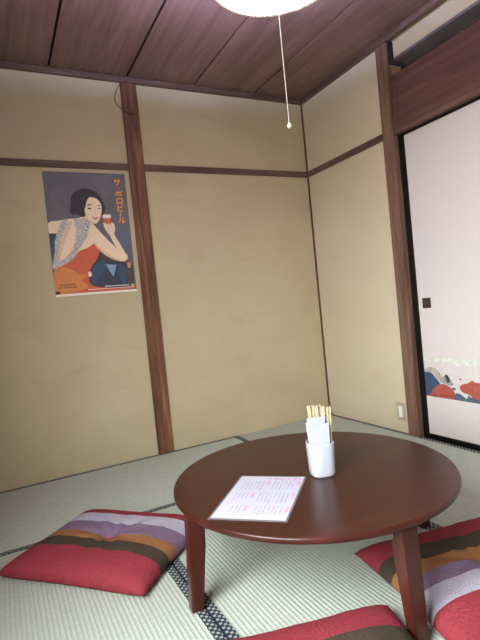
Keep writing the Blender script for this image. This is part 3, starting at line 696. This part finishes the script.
# ------------------------------------------------------------------ CUSHIONS
STR = [('c_red', 0, .255), ('c_brown', .255, .385), ('c_orange', .385, .49), ('c_purple', .49, .65), ('c_lav', .65, .80), ('c_red', .80, 1)]
STR2 = [('c_red', 0, .255), ('c_brown', .255, .385), ('c_orange', .385, .50), ('c_purple', .50, .61), ('c_lav', .61, .755), ('c_red', .755, 1)]
def cushion(cx, cy, ang, a, b, label, H=.082, seed=1, STR=STR):
    """a: half length along the stripes, b: half length across them (stripe order runs from -b to +b)"""
    root = tag(empty('floor_cushion', (cx, cy, 0), ang), label, 'cushion', 'striped floor cushions')
    vs_ = sorted(set([round(-1 + 2 * i / 44, 5) for i in range(45)] + [round(-1 + 2 * s[2], 5) for s in STR]))
    us_ = [math.sin(math.pi / 2 * (-1 + 2 * i / 46)) * .35 + (-1 + 2 * i / 46) * .65 for i in range(47)]
    bm = bmesh.new()
    def pt(u, v, side):
        q = max(0, (1 - abs(u) ** 6)) * max(0, (1 - abs(v) ** 6))
        pf = q ** .44
        x = u * a * (1 - .045 * (1 - v * v)); y = v * b * (1 - .05 * (1 - u * u))
        nz = noise.noise(Vector((u * 3 + seed * 7, v * 3, seed))) * .004 + noise.noise(Vector((u * 9, v * 9 + seed, 3.3))) * .0016
        rad = math.hypot(u * a, v * b)
        dim = .020 * math.exp(-(rad / .035) ** 2) + .012 * math.exp(-(rad / .11) ** 2)
        fold = .004 * math.sin(9 * math.atan2(v, u) + seed) * math.exp(-((rad - .09) / .07) ** 2)
        edge = noise.noise(Vector((u * 14 + 5, v * 14, seed * 2))) * .003 * (1 - pf)
        seam = .028 - .010 * (1 - (abs(u) * abs(v)) ** 2 * .2)
        if side > 0: return (x, y, seam + (H - seam) * pf * (.80 + .20 * (1 - max(u * u, v * v))) + (nz - dim + fold) * pf + edge)
        return (x, y, max(.0015, seam - (seam - .0015) * min(1, pf * 1.6)))
    G = {}
    for side in (1, -1):
        for i, u in enumerate(us_):
            for j, v in enumerate(vs_):
                if side < 0 and (i in (0, len(us_) - 1) or j in (0, len(vs_) - 1)): G[side, i, j] = G[1, i, j]
                else: G[side, i, j] = bm.verts.new(pt(u, v, side))
    names = ['c_red', 'c_brown', 'c_orange', 'c_purple', 'c_lav']
    for side in (1, -1):
        for i in range(len(us_) - 1):
            for j in range(len(vs_) - 1):
                q = [G[side, i, j], G[side, i + 1, j], G[side, i + 1, j + 1], G[side, i, j + 1]]
                f = bm.faces.new(q if side > 0 else q[::-1]); c = (vs_[j] + vs_[j + 1]) / 4 + .5
                f.material_index = names.index([s[0] for s in STR if s[1] <= c <= s[2]][0])
    obj('cover', bm, names, root, True)
    bm = bmesh.new(); zt = H - .029
    tube(bm, [(-.012, -.004, zt + .001), (0, 0, zt + .003), (.012, .005, zt + .001)], .0022, 6)
    tube(bm, [(-.004, .012, zt + .001), (0, 0, zt + .003), (.005, -.012, zt + .001)], .0022, 6)
    tag(obj('tuft', bm, 'tuft', root), 'knotted thread tuft in the middle')
    return root

cushion(CU1[0], CU1[1], math.radians(CU1[2]), CU1[3], CU1[4], 'striped red floor cushion on the tatami left of the table, seen whole', seed=1)
cushion(CU2[0], CU2[1], math.radians(CU2[2]), CU2[3], CU2[4], 'striped red floor cushion behind the right table leg, cut off by the right edge', .078, 2, STR2)
cushion(CU3[0], CU3[1], math.radians(CU3[2]), CU3[3], CU3[4], 'striped red floor cushion at the bottom edge, only its far side in view', seed=3)

# ------------------------------------------------------------------ POSTER
bm = bmesh.new(); x0, x1, z0, z1 = -1.839, -1.369, 1.024, 1.743
mats = ['p_bg'] + sorted(set(a[0] for a in POSTER_ART))
box(bm, 0, x1 - x0, -.0012, 0, 0, z1 - z0)
for i, (m, s, pts) in enumerate(POSTER_ART):
    q = crom(pts) if s else pts
    q = [(min(max(a, .0005), x1 - x0 - .0005), min(max(b, .0005), z1 - z0 - .0005)) for a, b in q]
    q = [q[k] for k in range(len(q)) if (Vector(q[k]) - Vector(q[k - 1])).length > 1e-5]
    flat(bm, [(a, -.0014 - .00004 * i, b) for a, b in q], mats.index(m))
tag(obj('poster', bm, mats, None, False, (x0, 0, z0), None, False), 'vintage beer poster of a woman in an orange dress on the wall', 'poster')

# wall switch, corner cap, wire loop
sw = tag(empty('wall_switch', (0, -.725, .128)), 'beige wall plate with white rocker beside the door post', 'switch')
obj('switch_plate', boxm(-.006, 0, -.034, .034, -.056, .056, .002), 'plate', sw)
obj('rocker', boxm(-.010, -.005, -.014, .014, -.034, .034, .002), 'rocker', sw)
bm = bmesh.new(); lathe(bm, [(0, 0), (.015, 0), (.0165, .007), (.014, .015), (.008, .020), (0, .021)], 20)
tag(obj('rubber_cap', bm, 'black', None, True, (-.018, -.020, 0)), 'small black rubber cap on the floor in the room corner', 'cap')
def arc(P0, pts): return pts
bm = bmesh.new()
loop = [(-1.292, -.020, 2.305), (-1.325, -.026, 2.290), (-1.362, -.030, 2.255), (-1.384, -.026, 2.20), (-1.380, -.016, 2.165), (-1.352, -.026, 2.13), (-1.318, -.022, 2.112), (-1.288, -.021, 2.106), (-1.266, -.020, 2.112)]
sm = []
for i in range(len(loop) - 1):
    p0, p1, p2, p3 = (Vector(loop[max(0, min(len(loop) - 1, i + k))]) for k in (-1, 0, 1, 2))
    for j in range(5):
        t_ = j / 5; sm.append(.5 * ((2 * p1) + (p2 - p0) * t_ + (2 * p0 - 5 * p1 + 4 * p2 - p3) * t_ * t_ + (3 * p1 - p0 - 3 * p2 + p3) * t_ ** 3))
tube(bm, sm + [Vector(loop[-1])], .0022, 6)
tag(obj('hanging_wire', bm, 'wire', None, True), 'thin dark wire loop hanging at the top of the middle post', 'wire')

# ------------------------------------------------------------------ CEILING LAMP
LX, LY, LZ = -1.170, -1.497, 2.0
lamp = tag(empty('pendant_lamp', (LX, LY, ZC)), 'round white pendant lamp with woven rim hanging under the ceiling', 'lamp')
b = LZ - ZC
bm = bmesh.new(); lathe(bm, [(.005, b + .012), (.10, b + .008), (.17, b + .003), (.216, b + .004), (.234, b + .014), (.234, b + .020), (.005, b + .020)], 96)
obj('diffuser', bm, 'diffuser', lamp, True)
bm = bmesh.new(); lathe(bm, [(.236, b + .006), (.250, b + .012), (.262, b + .040), (.256, b + .085), (.252, b + .086), (.257, b + .040), (.246, b + .018), (.236, b + .014)], 96, closed=True)
obj('woven_rim', bm, 'weave', lamp, True)
for R_, z_ in ((.16, .050), (.105, .050)):
    bm = bmesh.new(); lathe(bm, [(R_ + .014 * math.cos(k * math.pi / 6), b + z_ + .014 * math.sin(k * math.pi / 6)) for k in range(12)], 64, closed=True)
    obj('ring_tube', bm, 'tube', lamp, True)
bm = bmesh.new()
for k in range(3):
    a_ = k * 2 * math.pi / 3 + .4
    tube(bm, [(0, 0, b + .16), (.253 * math.cos(a_), .253 * math.sin(a_), b + .084)], .003, 6)
lathe(bm, [(0, b + .17), (.03, b + .17), (.035, b + .07), (0, b + .07)], 24)
obj('shade_holder', bm, 'ceramic', lamp)
bm = bmesh.new(); lathe(bm, [(0, 0), (.045, 0), (.045, -.018), (.03, -.028), (0, -.028)], 32)
obj('ceiling_rose', bm, 'ceramic', lamp, True)
obj('lamp_cable', tube(bmesh.new(), [(0, 0, -.025), (0, 0, b + .02)], .004), 'cord', lamp)
pc = obj('pull_cord', tube(bmesh.new(), [(0, 0, b + .015), (0, 0, -.70), (0, 0, 1.493 - ZC)], .0016, 8), 'cord', lamp)
bm = bmesh.new(); lathe(bm, [(0, .010), (.004, .009), (.0075, .005), (.0085, 0), (.0075, -.005), (.004, -.0085), (0, -.009)], 16)
bm.transform(Matrix.Translation((0, 0, 1.487 - ZC)))
tag(obj('bead', bm, 'bead', pc, True), 'pale wooden bead at the end of the cord')

# ------------------------------------------------------------------ LIGHT: overcast sky through the window
w = bpy.data.worlds.new('sky'); bpy.context.scene.world = w; w.use_nodes = True
nt = w.node_tree; bg = nt.nodes['Background']
tc = nt.nodes.new('ShaderNodeTexCoord'); sp = nt.nodes.new('ShaderNodeSeparateXYZ'); rp = nt.nodes.new('ShaderNodeValToRGB')
nt.links.new(tc.outputs['Generated'], sp.inputs['Vector'])
mr = nt.nodes.new('ShaderNodeMapRange'); mr.inputs['From Min'].default_value = -1; mr.inputs['From Max'].default_value = 1
nt.links.new(sp.outputs['Z'], mr.inputs['Value']); nt.links.new(mr.outputs['Result'], rp.inputs['Fac'])
e = rp.color_ramp.elements
e[0].position = .46; e[0].color = (.30, .29, .26, 1); e[1].position = .54; e[1].color = (.92, .97, 1.0, 1)
nt.links.new(rp.outputs['Color'], bg.inputs['Color']); bg.inputs['Strength'].default_value = SKY
L = bpy.data.lights.new('window_portal', 'AREA'); L.shape = 'RECTANGLE'; L.size = WY1 - WY0; L.size_y = WZ1 - WZ0
L.cycles.is_portal = True
lo = bpy.data.objects.new('window_portal', L); C.objects.link(lo)
lo.location = (XL - .05, (WY0 + WY1) / 2, (WZ0 + WZ1) / 2); lo.rotation_euler = (0, math.radians(-90), 0)
lo.rotation_euler = Matrix(((0, 0, -1), (1, 0, 0), (0, -1, 0))).to_euler()

# ------------------------------------------------------------------ CAMERA
P = CAM
cy, sy, cp, sp_, cr, sr = math.cos(P[1]), math.sin(P[1]), math.cos(P[2]), math.sin(P[2]), math.cos(P[3]), math.sin(P[3])
fwd = Vector((cp * sy, cp * cy, sp_)); right = Vector((cy, -sy, 0)); up = right.cross(fwd)
r_ = cr * right + sr * up; u_ = -sr * right + cr * up
cam = bpy.data.cameras.new('camera'); co = bpy.data.objects.new('camera', cam); C.objects.link(co)
cam.sensor_fit = 'VERTICAL'; cam.sensor_height = 36; cam.lens = P[0] * 36 / 640; cam.clip_start = .02
mw = Matrix((r_, u_, -fwd)).transposed().to_4x4(); mw.translation = Vector(P[4:7]); co.matrix_world = mw
S = bpy.context.scene; S.camera = co
S.view_settings.view_transform = 'Standard'; S.view_settings.look = 'None'; S.view_settings.gamma = 1
S.view_settings.use_curve_mapping = False; S.view_settings.exposure = EXPO
